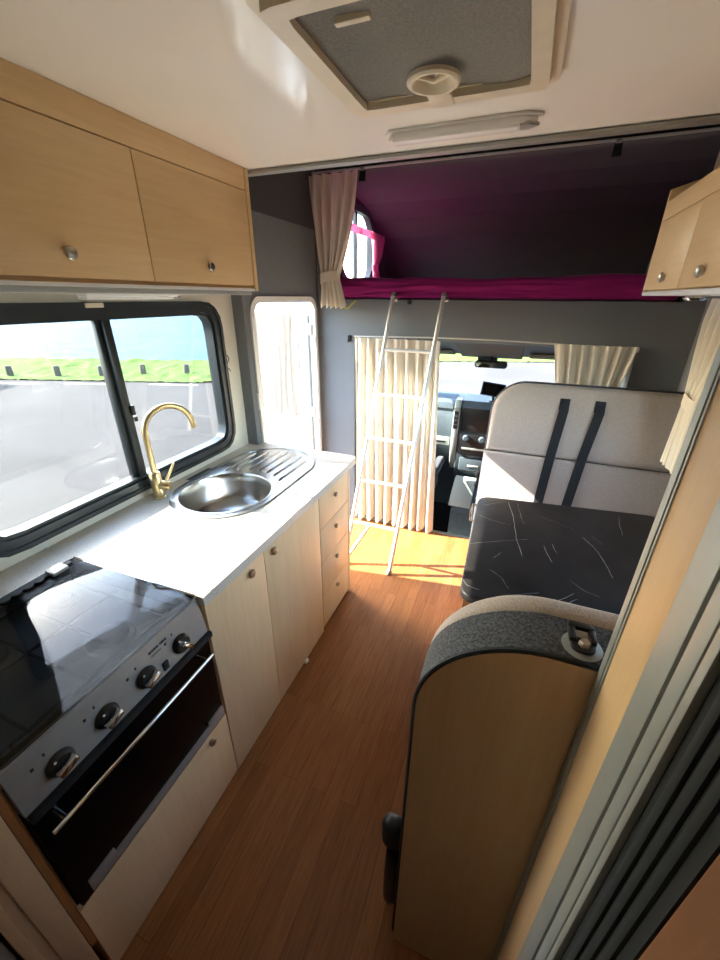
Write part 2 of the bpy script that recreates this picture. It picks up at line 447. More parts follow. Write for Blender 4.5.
# ------------------------------------------------------------------ kitchen window
w = thing('window_1', (XL, wc, WZ0), 'large black framed sliding window above the kitchen worktop', 'window'); w['kind'] = 'structure'
m = MB().ring(rrect(wc, wz, (WY1-WY0)/2, (WZ1-WZ0)/2, .11), rrect(wc, wz, (WY1-WY0)/2-.042, (WZ1-WZ0)/2-.042, .075), (wc, wz), 'x', XL-.05, XL+.02)
m.ring(rrect(wc, wz, (WY1-WY0)/2-.03, (WZ1-WZ0)/2-.03, .085), rrect(wc, wz, (WY1-WY0)/2-.055, (WZ1-WZ0)/2-.055, .065), (wc, wz), 'x', XL-.045, XL+.008)
m.ring(rrect(wc, wz, (WY1-WY0)/2+.006, (WZ1-WZ0)/2+.006, .115), rrect(wc, wz, (WY1-WY0)/2-.012, (WZ1-WZ0)/2-.012, .1), (wc, wz), 'x', XL, XL+.026)
m.build('window_frame', 'frame_black', w)
m = MB().box(XL-.03, XL+.006, 1.118, 1.15, WZ0+.05, WZ1-.05, .004).box(XL-.04, XL-.012, 1.098, 1.12, WZ0+.05, WZ1-.05, .003)
m.build('mullion', 'frame_black', w)
mu = MB().box(XL+.004, XL+.018, 1.142, 1.157, 1.27, 1.31, .003).box(XL+.004, XL+.013, 1.150, 1.163, 1.24, 1.26, .002).build('window_latch', 'black', w)
MB().box(XL-.03, XL-.025, WY0+.045, 1.125, WZ0+.045, WZ1-.045).build('pane', 'tinted', w)
MB().box(XL-.017, XL-.012, 1.13, WY1-.045, WZ0+.045, WZ1-.045).build('pane', 'tinted', w)
MB().box(XL+.02, XL+.032, 1.05, 1.12, WZ1-.012, WZ1+.004, .003).build('window_clip', 'ivory', w)
c = MB().tube([(XL+.003, 1.69+.06*math.sin(i*1.1)*.2+.1, 1.43-.012*i+.004*math.cos(i*2)) for i in range(8)], .0022, 6)
tag(c.build('cable_end', 'black'), 'short kinked dark cable end on the cream wall right of the window', 'cable')

# ------------------------------------------------------------------ entrance door (open outwards)
d = thing('door_1', (XD-.02, DY1, DZ0), 'white entrance door swung open outside the grey side wall', 'door'); d['kind'] = 'structure'
fr = MB().ring(rrect((DY0+DY1)/2, (DZ0+DZ1)/2, (DY1-DY0)/2+.02, (DZ1-DZ0)/2+.02, .09), rrect((DY0+DY1)/2, (DZ0+DZ1)/2, (DY1-DY0)/2-.012, (DZ1-DZ0)/2-.012, .065), ((DY0+DY1)/2, (DZ0+DZ1)/2), 'x', XD-.035, XD+.010, 900)
fr.build('door_frame', 'white', d)
dx0, dx1, dyp = -2.06, -1.475, 2.665
lf = MB().ring(rrect((dx0+dx1)/2, .62, (dx1-dx0)/2, 1.06, .07), rrect((dx0+dx1)/2, 1.24, .215, .39, .05), ((dx0+dx1)/2, 1.1), 'y', dyp, dyp+.035)
leaf = lf.build('door_leaf', 'white', d)
MB().ring(rrect((dx0+dx1)/2, 1.24, .24, .415, .06), rrect((dx0+dx1)/2, 1.24, .2, .375, .045), ((dx0+dx1)/2, 1.24), 'y', dyp-.014, dyp+.004).build('window_surround', 'white', leaf)
MB().box((dx0+dx1)/2-.22, (dx0+dx1)/2+.22, dyp+.012, dyp+.017, .84, 1.64).build('pane', 'pane', leaf)
MB().prism(rpoly(dx0+.09, dx1-.09, -.3, .70, .05), 'y', dyp-.01, dyp+.002, .004).build('pocket_panel', 'white', leaf)
hp = MB().tube([(dx1+.028, dyp+.012, -.35), (dx1+.028, dyp+.012, 1.60)], .011, 10); hp.build('hinge_rod', 'grey_trim', d)
for z in (.87, 1.47):
    h = MB().box(dx1-.012, XD-.015, dyp-.008, dyp+.03, z, z+.075, .004).box(XD-.02, XD+.018, DY1-.035, DY1+.004, z-.06, z-.01, .004)
    h.build('hinge', 'white', d)
MB().box(XD-.004, XD+.02, DY1-.03, DY1-.004, 1.24, 1.29, .003).build('catch', 'white', d)
def door_curtain(u, v):
    x = dx0+.085+u*(dx1-dx0-.17); z = 1.62 - v*.74
    k = .3 + .7*abs(v-.25)
    return (x + .012*math.sin(u*9+v*4), dyp-.030 + .010*math.sin(u*44 + 1.3*math.sin(v*2.2)) + .004*math.sin(u*90), z + .012*math.sin(u*17)*v)
tag(MB().grid(door_curtain, 90, 20).build('door_curtain', 'net'), 'pale net curtain hanging on the window of the open entrance door', 'curtain')
st = box('light_switch', 'white', None, XD-.002, XD+.012, 1.925, 1.948, 1.105, 1.205, bev=.003)
tag(st, 'narrow white switch plate on the grey felt post beside the door', 'switch')
ds = struct(box('trim_4', 'white', None, -.953, -.937, 2.20, 2.62, -.001, .006, bev=.002), 'white threshold strip of the doorway step', 'threshold')
ds.hide_render = False
# ------------------------------------------------------------------ overhead cabinet (left)
XF = -1.18
def knob(parent, x, y, z, axis, r=.017, mat='nickel', name='knob'):
    return MB().lathe([(0, 0), (.010, 0), (.009, .005), (r, .007), (r*1.02, .010), (r*.85, .0145), (r*.45, .0168), (0, .0172)], (x, y, z), axis, 24).build(name, mat, parent)
t = thing('overhead_cabinet', (-1.3, 1.0, 1.74), 'long maple overhead cabinet along the ceiling above the kitchen window', 'cabinet')
CY0, CY1 = -.55, 1.715
b = MB().box(XL+.002, XF-.018, CY0, CY1-.02, 1.752, ZC-.002)
b.build('body', 'maple_h', t)
MB().box(XF-.02, XF, CY0, CY1-.025, 2.122, ZC-.001, .002).build('top_fascia', 'maple_h', t)
MB().box(XL+.002, XF+.004, CY1-.022, CY1, 1.742, ZC-.001, .002).build('end_board', 'maple_h', t)
for a, b_, ky in ((1.13, CY1-.025, 1.408), (.55, 1.126, .853), (-.03, .546, .28), (-.54, -.034, -.28)):
    dr = MB().box(XF-.018, XF, a, b_, 1.764, 2.1185, .0015).build('door', 'maple_h', t)
    knob(dr, XF, ky, 1.823, (1, 0, 0))
MB().box(XL+.002, XF-.002, CY0, CY1-.02, 1.742, 1.752).build('bottom_board', 'white', t)
MB().box(XF-.035, XF-.02, CY0, CY1-.02, 1.725, 1.745, .003).build('light_rail', 'alu', t)
def strip_light(name, L, label, cat, M, lit=False):
    """slim lamp lying along local x, its base in local z = 0, hanging to -z"""
    t = thing(name, M.translation, label, cat)
    R = M.to_3x3().to_4x4()
    def fin(m, nm, mt, par):
        bmesh.ops.transform(m.bm, matrix=Matrix.Translation(M.translation) @ R, verts=m.bm.verts); return m.build(nm, mt, par)
    pts = [(-L/2-.0, 0), (-L/2+.018, -.027), (L/2-.04, -.03), (L/2, -.004), (L/2-.0, .006), (L/2-.04, .03), (-L/2+.018, .027)]
    fin(MB().prism(pts, 'z', -.008, 0, .003), 'base_plate', 'white', t)
    fin(MB().prism([(x*.94, y*.86) for x, y in pts], 'z', -.026, -.007, .007, 3), 'housing', 'white', t)
    d = MB().box(-L/2+.03, L/2-.065, -.021, .021, -.033, -.02, .005)
    fin(d, 'diffuser', 'lamp', t)
    e = MB().prism([(L/2-.062, -.022), (L/2-.035, -.022), (L/2-.008, 0), (L/2-.035, .022), (L/2-.062, .022)], 'z', -.031, -.02, .004)
    lab(fin(e, 'end_cap', 'panel_silver', t), 'silver grey end cap')
    return t
strip_light('cabinet_lamp', .46, 'slim white strip lamp under the long overhead cabinet', 'lamp', Matrix.Translation((-1.33, 1.165, 1.7405)) @ Matrix.Rotation(PI/2, 4, 'Z'))
strip_light('ceiling_lamp', .475, 'slim strip lamp on the white ceiling in front of the roof hatch', 'lamp', Matrix.Translation((-.283, 1.545, ZC)))

# ------------------------------------------------------------------ roof hatch
t = thing('roof_hatch', (hc[0], hc[1], ZC-.04), 'square cream roof hatch with grey blind in the white ceiling', 'roof hatch')
m = MB().ring(rrect(hc[0], hc[1], .266, .266, .03), rrect(hc[0], hc[1], .2, .2, .012), hc, 'z', ZC-.014, ZC)
m.ring(rrect(hc[0], hc[1], .244, .244, .02), rrect(hc[0], hc[1], .205, .205, .012), hc, 'z', ZC-.03, ZC-.013)
m.build('hatch_frame', 'ivory', t)
def bl(u, v): return (hc[0]-.207+.414*u, hc[1]-.207+.414*v, ZC-.012+.004*math.sin(v*7+u*3)*math.sin(u*PI)+.003*math.sin(u*13))
MB().grid(bl, 30, 30, .003).build('blind', 'blind', t)
rc = (-.287, 1.192)
rg = MB().lathe([(.052, -.002), (.062, -.006), (.062, -.014), (.057, -.018), (.05, -.018), (.044, -.012), (.036, .0), (.02, .004), (0, .004)], (rc[0], rc[1], ZC-.016), (0, 0, 1), 40, False)
r = rg.build('pull_ring', 'ivory', t)
MB().box(rc[0]-.03, rc[0]+.03, rc[1]+.055, HY1-.02, ZC-.034, ZC-.018, .006).build('pull_tab', 'ivory', r)
MB().tube([(rc[0]-.034, rc[1]-.01, ZC-.018), (rc[0], rc[1]+.006, ZC-.024), (rc[0]+.034, rc[1]-.008, ZC-.018)], .006, 8).build('grip', 'ivory', r)
MB().box(-.42, -.35, .93, .945, ZC-.022, ZC-.008, .003).build('blind_clip', 'ivory', t)
# hatch dome closing the hole above
MB().box(HX0+.03, HX1-.03, HY0+.03, HY1-.03, ZC+.06, ZC+.066).build('hatch_dome', 'pane', t)

# ------------------------------------------------------------------ base units
XK = -.785
def doorpanel(t, y0, y1, z0, z1, mat='maple_v', name='door'):
    return MB().box(XK-.018, XK, y0+.0015, y1-.0015, z0, z1, .0015).build(name, mat, t)
t = thing('oven_cabinet', (-1.1, .42, 0), 'maple cabinet housing the black cooker with a flap below it', 'cabinet')
MB().box(XL+.002, XK-.02, .152, .165, .0, .86).box(XL+.002, XK-.02, .683, .699, 0, .86).box(XL+.01, XK-.02, .165, .683, .30, .345).build('body', 'maple_v', t)
MB().box(XL+.01, XK-.05, .152, .699, 0, .03).build('plinth', 'maple_p', t)
q = doorpanel(t, .150, .698, .012, .352, name='flap'); knob(q, XK, .612, .322, (1, 0, 0), .013)
lab(MB().box(XK-.022, XK+.001, .136, .150, .2, .9).build('edge_board', 'maple_edge', t), 'red brown edge board')
t = thing('side_cabinet', (-1.1, .07, 0), 'maple board cabinet at the near end of the kitchen left of the cooker', 'cabinet')
MB().box(XL+.002, XK-.004, .052, .134, 0, .93).build('body', 'maple_v', t)
MB().box(XK-.02, XK+.002, .088, .135, 0, .93, .002).build('front_board', 'maple_p', t)
MB().box(XK-.02, XK-.001, .050, .070, 0, .93, .002).box(XK-.02, XK-.003, .071, .0875, 0, .93).build('side_stile', 'maple_p', t)
t = box('appliance_panel', 'grey_trim', None, XL+.01, XK-.01, -.6, .045, 0, .92, bev=.004)
tag(t, 'grey panel at the lower left corner beside the maple boards', 'panel')
t = thing('sink_cabinet', (-1.1, 1.08, 0), 'maple base cabinet with two tall doors under the sink', 'cabinet')
MB().box(XL+.002, XK-.02, .702, 1.476, .0, .72).build('body', 'maple_v', t)
q = doorpanel(t, .70, 1.018, .008, .862); knob(q, XK, .929, .812, (1, 0, 0))
q = doorpanel(t, 1.018, 1.476, .008, .862); knob(q, XK, 1.076, .815, (1, 0, 0))
c = box('door_catch', 'white', None, XK-.004, XK+.012, 1.245, 1.27, 0, .02, bev=.003)
tag(c, 'tiny white stop on the floor at the foot of the sink cabinet', 'door stop')
t = thing('drawer_cabinet', (-1.1, 1.66, 0), 'maple drawer unit with four drawers at the far end of the worktop', 'cabinet')
MB().box(XL+.002, XK-.02, 1.478, 1.834, .06, .72).build('body', 'maple_v', t)
MB().box(XL+.01, XK-.05, 1.478, 1.834, 0, .06).build('plinth', 'maple_p', t)
MB().box(XL+.002, XK+.001, 1.836, 1.854, 0, .862, .0015).build('end_panel', 'maple_v', t)
for z0, z1, kz in ((.668, .862, .79), (.462, .665, .60), (.245, .459, .405), (.03, .242, .205)):
    q = doorpanel(t, 1.478, 1.834, z0, z1, name='drawer'); knob(q, XK, 1.655, kz, (1, 0, 0), .013)

# worktop
wt = MB().ring(rrect((XL-.770)/2, 1.314, (-.770-XL)/2, .626, .035), rrect(-1.1625, 1.4675, .225, .408, .225), (-1.1625, 1.4675), 'z', .864, .90, 140)
wt.box(XL+.001, -1.325, .137, .689, .864, .90)
wt.prism([(-.83, .689), (-.7703, .689), (-.7703, .725), (-.80, .725), (-.83, .70)], 'z', .8645, .8997)
wt.box(XL+.0005, -1.36, 1.75, 1.889, .864, .8999)
tag(wt.build('worktop', 'worktop', ang=30), 'pale speckled laminate worktop with rounded end corner', 'worktop')
# sink
t = thing('sink', (-1.16, 1.47, .76), 'oval stainless steel sink with round bowl and ribbed drainer set in the worktop', 'sink')
bc = (-1.165, 1.292); BR = .205
st_o = rrect(-1.1625, 1.4675, .238, .421, .238)
m = MB().ring(st_o, circ(bc[0], bc[1], BR), bc, 'z', .899, .9035, 160)
m.ring(st_o, rrect(-1.1625, 1.4675, .228, .411, .228), (-1.1625, 1.4675), 'z', .903, .9065, 120)
m.ring(circ(bc[0], bc[1], BR+.012), circ(bc[0], bc[1], BR), bc, 'z', .903, .9058, 80)
m.build('rim', 'steel', t)
pr = [(BR, .9045), (BR-.004, .898), (BR-.008, .86), (BR-.014, .80), (BR-.03, .775), (BR-.06, .765), (.05, .758), (.045, .755), (.03, .752), (0, .752)]
MB().lathe([(r_, z-.9) for r_, z in pr], (bc[0], bc[1], .9), (0, 0, 1), 64, False).build('bowl', 'steel', t)
MB().lathe([(.042, .0), (.042, .004), (.034, .006), (.03, .003), (.02, .004), (.0, .006)], (bc[0], bc[1], .755), (0, 0, 1), 28).build('drain', 'chrome', t)
m = MB()
for i in range(7):
    x = -1.325 + i*.0535
    y1 = 1.655 + math.sqrt(max(.0001, .200**2 - (x+1.1625)**2)) - .012
    y0 = 1.292 + math.sqrt(max(.0, .236**2 - (x+1.165)**2)) + .012
    y0 = max(y0, 1.43)
    m.tube([(x, y0, .9015), (x, y0+.015, .904), (x, y1-.015, .904), (x, y1, .9015)], [.002, .0065, .0065, .002], 10)
m.build('drainer_ribs', 'steel', t)
v = box('vent_strip', 'black', None, -1.432, -1.404, 1.327, 1.483, .8985, .903, bev=.001)
tag(v, 'slim black slot plate set in the worktop behind the sink', 'vent')
# tap
fx, fy = -1.405, 1.137
t = thing('kitchen_tap', (fx, fy, .90), 'brushed brass swan neck tap behind the sink', 'tap')
MB().lathe([(.029, 0), (.029, .006), (.024, .008), (.024, .115), (.021, .121), (.0135, .124), (0, .124)], (fx, fy, .9), (0, 0, 1), 28).build('body', 'brass', t)
A = Vector((.40, .92, 0)).normalized()  # direction of the spout
pts = [(fx, fy, 1.015), (fx, fy, 1.12), (fx, fy, 1.195)]
R_ = .102
for i in range(1, 19):
    a = PI - i*(PI*1.04)/18
    p = Vector((fx, fy, 1.195)) + A*(R_ + R_*math.cos(a)) + Vector((0, 0, R_*math.sin(a)))
    pts.append(tuple(p))
MB().tube(pts, .0125, 16).build('spout', 'brass', t)
h = MB().lathe([(.0, .0), (.021, .0), (.021, .055), (.019, .059), (0, .06)], (fx, fy, .962), (.85, .35, -.08), 24).build('lever_hub', 'brass', t)
MB().tube([(fx+.035, fy+.02, .975), (fx+.055, fy+.045, 1.03), (fx+.062, fy+.055, 1.055)], [.006, .0055, .005], 10).build('lever', 'brass', h)

# ------------------------------------------------------------------ cooker
t = thing('gas_cooker', (-1.05, .42, .35), 'black built in gas cooker with smoked glass lid and oven below', 'cooker')
OY0, OY1 = .158, .686
MB().box(-1.32, -.80, OY0, OY1, .36, .853).build('oven_body', 'black_matt', t)
MB().ring(rrect(-1.057, .422, .263, .264, .01), rrect(-1.057, .422, .235, .24, .01), (-1.057, .422), 'z', .853, .893).build('hob_surround', 'black_gloss', t)
MB().box(-1.29, -.822, .185, .66, .8535, .858, .002).build('hob_plate', 'grey_trim', t)
MB().prism(rpoly(-1.322, -.793, OY0, OY1, .022), 'z', .8975, .9035, .002).build('glass_lid', 'smoked', t)
MB().box(-1.322, -.793, OY1-.006, OY1+.002, .888, .905, .002).build('lid_edge_trim', 'chrome', t)
for (x, y, r_) in ((-1.17, .33, .036), (-.93, .50, .046), (-1.19, .545, .03)):
    bn = MB().lathe([(r_*1.35, 0), (r_*1.3, .008), (r_, .010), (r_, .020), (r_*.9, .024), (0, .025)], (x, y, .858), (0, 0, 1), 30).build('burner', 'black', t)
g = MB()
for y in (.24, .37, .47, .60): g.tube([(-1.28, y, .887), (-.835, y, .887)], .004, 8)
for x in (-1.27, -1.06, -.845): g.tube([(x, .21, .884), (x, .63, .884)], .004, 8)
for x in (-1.27, -.845):
    for y in (.21, .63): g.tube([(x, y, .858), (x, y, .885)], .004, 8)
g.build('pan_support', 'black_matt', t)
v = MB().box(-1.318, -1.295, .20, .66, .9035, .907, .001)
for i in range(9): v.lathe([(0, 0), (.013, 0), (.013, .005), (.0, .006)], (-1.296, .30+i*.032, .9035), (0, 0, 1), 14)
v.build('lid_vent', 'black_matt', t)
MB().box(-1.315, -1.27, .585, .635, .904, .917, .004).build('lid_hinge', 'grey_trim', t)
MB().tube([(-.80, .665, .9), (-.802, .672, .893), (-.93, .668, .889)], .004, 8).build('lid_stay', 'chrome', t)
# control panel, tilted
cp = MB().prism([(-.803, .897), (-.793, .893), (-.776, .768), (-.803, .768)], 'y', OY0, OY1, .002)
cpo = cp.build('control_panel', 'panel_silver', t)
nrm = Vector((.125, 0, .017)).normalized()
def onp(y, z): return Vector((-.793 + (.893-z)*.136, y, z))
for ky, ang in ((.244, .25), (.355, .3), (.468, .35), (.588, -.9)):
    p = onp(ky, .812)
    k = MB().lathe([(0, 0), (.027, 0), (.029, .004), (.026, .012), (.0215, .016), (0, .016)], p, nrm, 32).build('knob', 'black', cpo)
    M = Matrix.Translation(p + nrm*.016) @ Vector((0, 0, 1)).rotation_difference(nrm).to_matrix().to_4x4() @ Matrix.Rotation(ang, 4, 'Z')
    lab(MB().box(-.0075, .0075, -.021, .021, -.002, .020, .003, 2, M).build('grip', 'chrome', k), 'shiny silver grip')
    MB().lathe([(0, 0), (.0028, 0), (.0028, .0012), (0, .0013)], p + nrm*.0165 + Vector((-.003, -.012, .02)), nrm, 10).build('pointer_mark', 'white', k)
    for dy, dz, w_ in ((-.042, .036, .006), (-.016, .045, .004)):
        c_ = onp(ky+dy, .812+dz)
        MB().box(c_.x-.0006, c_.x+.0016, c_.y-w_/2, c_.y+w_/2, c_.z-.0035, c_.z+.0035, .0003).build('printed_mark', 'mark', cpo)
x_ = .495
for i, w_ in enumerate((.008, .005, .007, .006, .003, .009, .006)):   # small illegible line of print
    c_ = onp(x_, .862); x_ += w_ + .0018 + (.004 if i in (3,) else 0)
    MB().box(c_.x-.0006, c_.x+.0014, c_.y, c_.y+w_, c_.z-.003, c_.z+.003).build('printed_mark', 'mark', cpo)
c_ = onp(.515, .848); MB().box(c_.x-.0006, c_.x+.0012, c_.y-.016, c_.y+.016, c_.z-.001, c_.z+.001).build('printed_mark', 'mark', cpo)
c_ = onp(.526, .792); MB().box(c_.x-.002, c_.x+.005, c_.y-.009, c_.y+.009, c_.z-.014, c_.z+.014, .002).build('rocker_switch', 'black', cpo)
# oven door
MB().box(-.803, -.762, OY0+.002, OY1+.004, .748, .768, .003).build('drip_ledge', 'black_matt', t)
od = MB().box(-.800, -.779, OY0+.002, OY1, .366, .744, .003).build('oven_door', 'black_gloss', t)
hd = MB().tube([(-.742, .172, .712), (-.742, .655, .712)], .006, 12).build('handle', 'chrome', od)
for y in (.20, .628): MB().tube([(-.781, y, .714), (-.742, y, .712)], .006, 10).build('handle_mount', 'chrome', hd)
s_ = MB().box(-.782, -.7745, OY0+.03, OY1-.004, .377, .408, .001); s_.build('bottom_strip', 'panel_silver', od)
for y in (OY0+.03, OY1-.075): MB().box(-.782, -.7735, y, y+.07, .405, .425, .001).build('strip_clip', 'panel_silver', od)

# ------------------------------------------------------------------ ladder
t = thing('bunk_ladder', (-.71, 2.4, 0), 'white aluminium ladder leaning against the overcab bed', 'ladder')
def lr(x0, x1, t_): return Vector((x0 + (x1-x0)*t_, 2.095 + .615*t_, .0 + 1.725*t_))
for x0, x1 in ((-.93, -.83), (-.60, -.502)):
    rl = MB().tube([lr(x0, x1, .012), lr(x0, x1, 1)], .0138, 14).build('rail', 'alu_white', t)
    MB().lathe([(0, 0), (.017, 0), (.018, .02), (.015, .035), (.0, .036)], lr(x0, x1, 0), (x1-x0, .615, 1.725), 16).build('rubber_foot', 'grey_trim', rl)
    e = lr(x0, x1, 1)
    MB().tube([e + Vector((0, -.003, -.03)), e + Vector((0, .012, .012)), e + Vector((0, .035, -.005))], .016, 12).build('top_cap', 'grey_trim', rl)
    MB().lathe([(0, 0), (.013, 0), (.013, .02), (0, .022)], e + Vector((.012, .0, -.02)), (1, 0, 0), 14).build('hook_pin', 'chrome', rl)
for z in (.295, .575, .85, 1.127, 1.405):
    k = z/1.725
    MB().tube([lr(-.93, -.83, k), lr(-.60, -.502, k)], .0115, 12).build('rung', 'alu_white', t)

# ------------------------------------------------------------------ curtains
def fold_curtain(name, x0, x1, y, ztop, zbot, label, folds, amp=.022, tie=None, group=None, mat='curtain', axis='x', tiemat=None, seed=0, xb0=None, xb1=None, wav=.012, sag=None):
    """hung cloth: tie = (z, x0, x1) gathers it"""
    rnd = random.Random(seed); ph = [rnd.uniform(-.5, .5) for _ in range(40)]
    def fn(u, v):
        z = (sag(u) if sag else ztop); z = z + (zbot - z)*v
        b0 = x0 + ((x0 if xb0 is None else xb0) - x0)*v; b1 = x1 + ((x1 if xb1 is None else xb1) - x1)*v
        a, c, am = b0, b1, amp
        if tie:
            tz, t0, t1 = tie
            if z > tz: k = ((ztop - z)/(ztop - tz)); k = k**1.7 if k > 0 else 0
            else: k = 1 - .32*((tz - z)/max(.001, tz - zbot))
            a, c = b0 + (t0-b0)*k, b1 + (t1-b1)*k; am = amp*(1 - .35*k)
        w_ = u*folds
        d = am*math.sin(2*PI*w_ + ph[int(w_) % 40] + .7*math.sin(v*3+u*5)) + am*.16*math.sin(2*PI*w_*1.7 + v*2 + ph[3])
        d *= .55 + .45*min(1, v*8)
        x = a + (c-a)*u + .006*math.sin(2*PI*w_*1.0+1.2)*(.4+v)
        z += wav*math.sin(2*PI*w_ + .6)*v*v
        return (x, y + d, z) if axis == 'x' else (y + d, x, z)
    t = thing(name, ((x0+x1)/2, y, zbot) if axis == 'x' else (y, (x0+x1)/2, zbot), label, 'curtain', group)
    cl = MB().grid(fn, int(folds*14), 36).build('cloth', mat, t, ang=60)
    # gathered heading tape
    if tie:
        tz, t0, t1 = tie; pts = []
        for i in range(25):
            a = 2*PI*i/24
            u_, w_ = (t0+t1)/2 + (t1-t0)/2*1.06*math.cos(a), y + (amp*1.45)*math.sin(a)
            pts.append((u_, w_, tz + .012*math.cos(a+.5)) if axis == 'x' else (w_, u_, tz + .012*math.cos(a+.5)))
        def band(u, v):
            p = Vector(pts[min(24, int(round(u*24)))]); return p + Vector((0, 0, (v-.5)*.055))
        MB().grid(band, 24, 2, .003).build('tieback', tiemat or mat, t)
    return t
# divider curtain left of the cab opening
fold_curtain('cab_curtain', -1.10, -.50, 2.715, 1.462, .022, 'long cream curtain hanging full height at the left of the cab opening behind the ladder', 9, .022, seed=3, xb0=-1.10, xb1=-.44, wav=.016)
fold_curtain('cab_curtain', .175, .600, 2.70, 1.475, .95, 'gathered cream curtain at the right of the cab opening behind the rear facing seat', 7, .024, seed=5, xb0=.28, xb1=.52, wav=.01)
cr = thing('curtain_rail', (-.25, 2.725, 1.46), 'thin pale curtain rail across the top of the cab opening', 'curtain rail')
cr_pts = [(-1.11 + 1.715*i/20, 2.728, 1.468 + .018*math.sin(PI*i/20) - .012*(i/20)) for i in range(21)]
MB().tube(cr_pts, .005, 8).build('rail', 'alu_white', cr)
MB().box(.595, .615, 2.715, YB, 1.445, 1.472, .003).build('end_bracket', 'white', cr)
# overcab bed curtains and track
tr = thing('curtain_track', (-.35, 2.62, 2.36), 'long aluminium curtain track above the overcab bed', 'curtain rail')
MB().box(-1.33, XR-.01, 2.60, 2.625, 2.385, 2.395).box(-1.33, XR-.01, 2.625, 2.70, 2.388, 2.46).build('track', 'felt_dark', tr)
MB().box(-1.33, XR-.01, 2.594, 2.60, 2.382, 2.392).build('track_lip', 'alu_white', tr)
fold_curtain('bed_curtain', -1.35, -1.03, 2.585, 2.375, 1.66, 'beige curtain tied back at the left end of the overcab bed', 5, .030, tie=(1.83, -1.285, -1.165), seed=11, wav=.012)
fold_curtain('bed_curtain', .665, .80, 2.585, 2.375, 1.75, 'narrow beige curtain at the right end of the overcab bed above the right cabinet', 2, .022, seed=13)
for x, lb in ((-1.0, 'black strap hanging from the bed curtain track beside the tied beige curtain'), (.268, 'black strap hanging from the bed curtain track near the right cabinet')):
    s_ = thing('hanging_strap', (x, 2.585, 2.33), lb, 'strap', )
    MB().box(x-.018, x+.018, 2.578, 2.586, 2.325, 2.372, .002).box(x-.02, x+.02, 2.570, 2.580, 2.318, 2.340, .002).build('webbing', 'belt', s_)
    MB().box(x-.012, x+.012, 2.575, 2.592, 2.37, 2.386, .002).build('clip', 'grey_trim', s_)
c = MB().tube([(-1.19, 2.72, 1.655), (-1.15, 2.715, 1.648), (-1.12, 2.72, 1.68), (-1.10, 2.735, 1.70)], .006, 8)
tag(c.build('lime_cord', 'hook_green'), 'lime green cord loop below the tied beige bed curtain', 'cord')
hk = thing('coat_hook', (-1.155, YB, 1.44), 'small black coat hook on the grey bulkhead left of the cab opening', 'hook')
MB().prism(rpoly(-1.172, -1.138, 1.43, 1.475, .01), 'y', YB-.006, YB, .001).build('back_plate', 'black', hk)
MB().tube([(-1.155, YB-.004, 1.465), (-1.155, YB-.03, 1.462), (-1.155, YB-.034, 1.44), (-1.155, YB-.018, 1.432)], .007, 8).build('hook', 'black', hk)
MB().lathe([(0, 0), (.016, 0), (.014, .006), (0, .008)], (-.73, YB, 1.692), (0, -1, 0), 16).build('button_stud', 'black').location
tag(bpy.data.objects['button_stud'], 'small dark round stud on the grey bulkhead under the bed edge left of the ladder', 'stud')

# mattress with magenta sheet
def matt():
    m = MB().soft(-1.26, .745, YB+.012, 4.30, 1.708, 1.835, .035, 80, .0, 5)
    for v in m.bm.verts:
        p = v.co
        k = noise.noise(Vector((p.x*2.6+p.z*9, p.y*2.2, p.z*16)))*.020 + noise.noise(Vector((p.x*5.5-p.z*16, p.y*6, p.z*26)))*.011
        if p.z > 1.79: p.z += k*.6 + (.02*max(0, p.x-.2))
        elif p.z > 1.715: p.y += -abs(k)*.9*(1 if p.y < 3 else 0)
    return m
mt = thing('mattress', (-.3, 3.5, 1.705), 'mattress with a crumpled magenta sheet on the overcab bed', 'mattress')
matt().build('fitted_sheet', 'magenta', mt, ang=80)
# pink curtains of the luton window
pk = fold_curtain('pink_curtain', 3.74, 4.15, XD+.035, 2.235, 1.85, 'pink curtain tied at the front edge of the small overcab window', 4, .014, tie=(1.97, 3.80, 3.93), axis='y', mat='pink', seed=21)
pl = MB().prism([(3.10, 2.18), (4.12, 2.18), (4.12, 2.235), (3.10, 2.235)], 'x', XD+.03, XD+.034).build('pelmet', 'pink', pk)

# ------------------------------------------------------------------ forward (rear facing) bench
def recl(z): return 2.20 + (z-.45)*.31
t = thing('dinette_bench', (.3, 2.2, 0), 'oatmeal fabric double seat with two black belts facing the marble table', 'seat')
Mx = Matrix.Translation((0, 2.20, .45)) @ Matrix.Rotation(-math.atan(.31), 4, 'X')
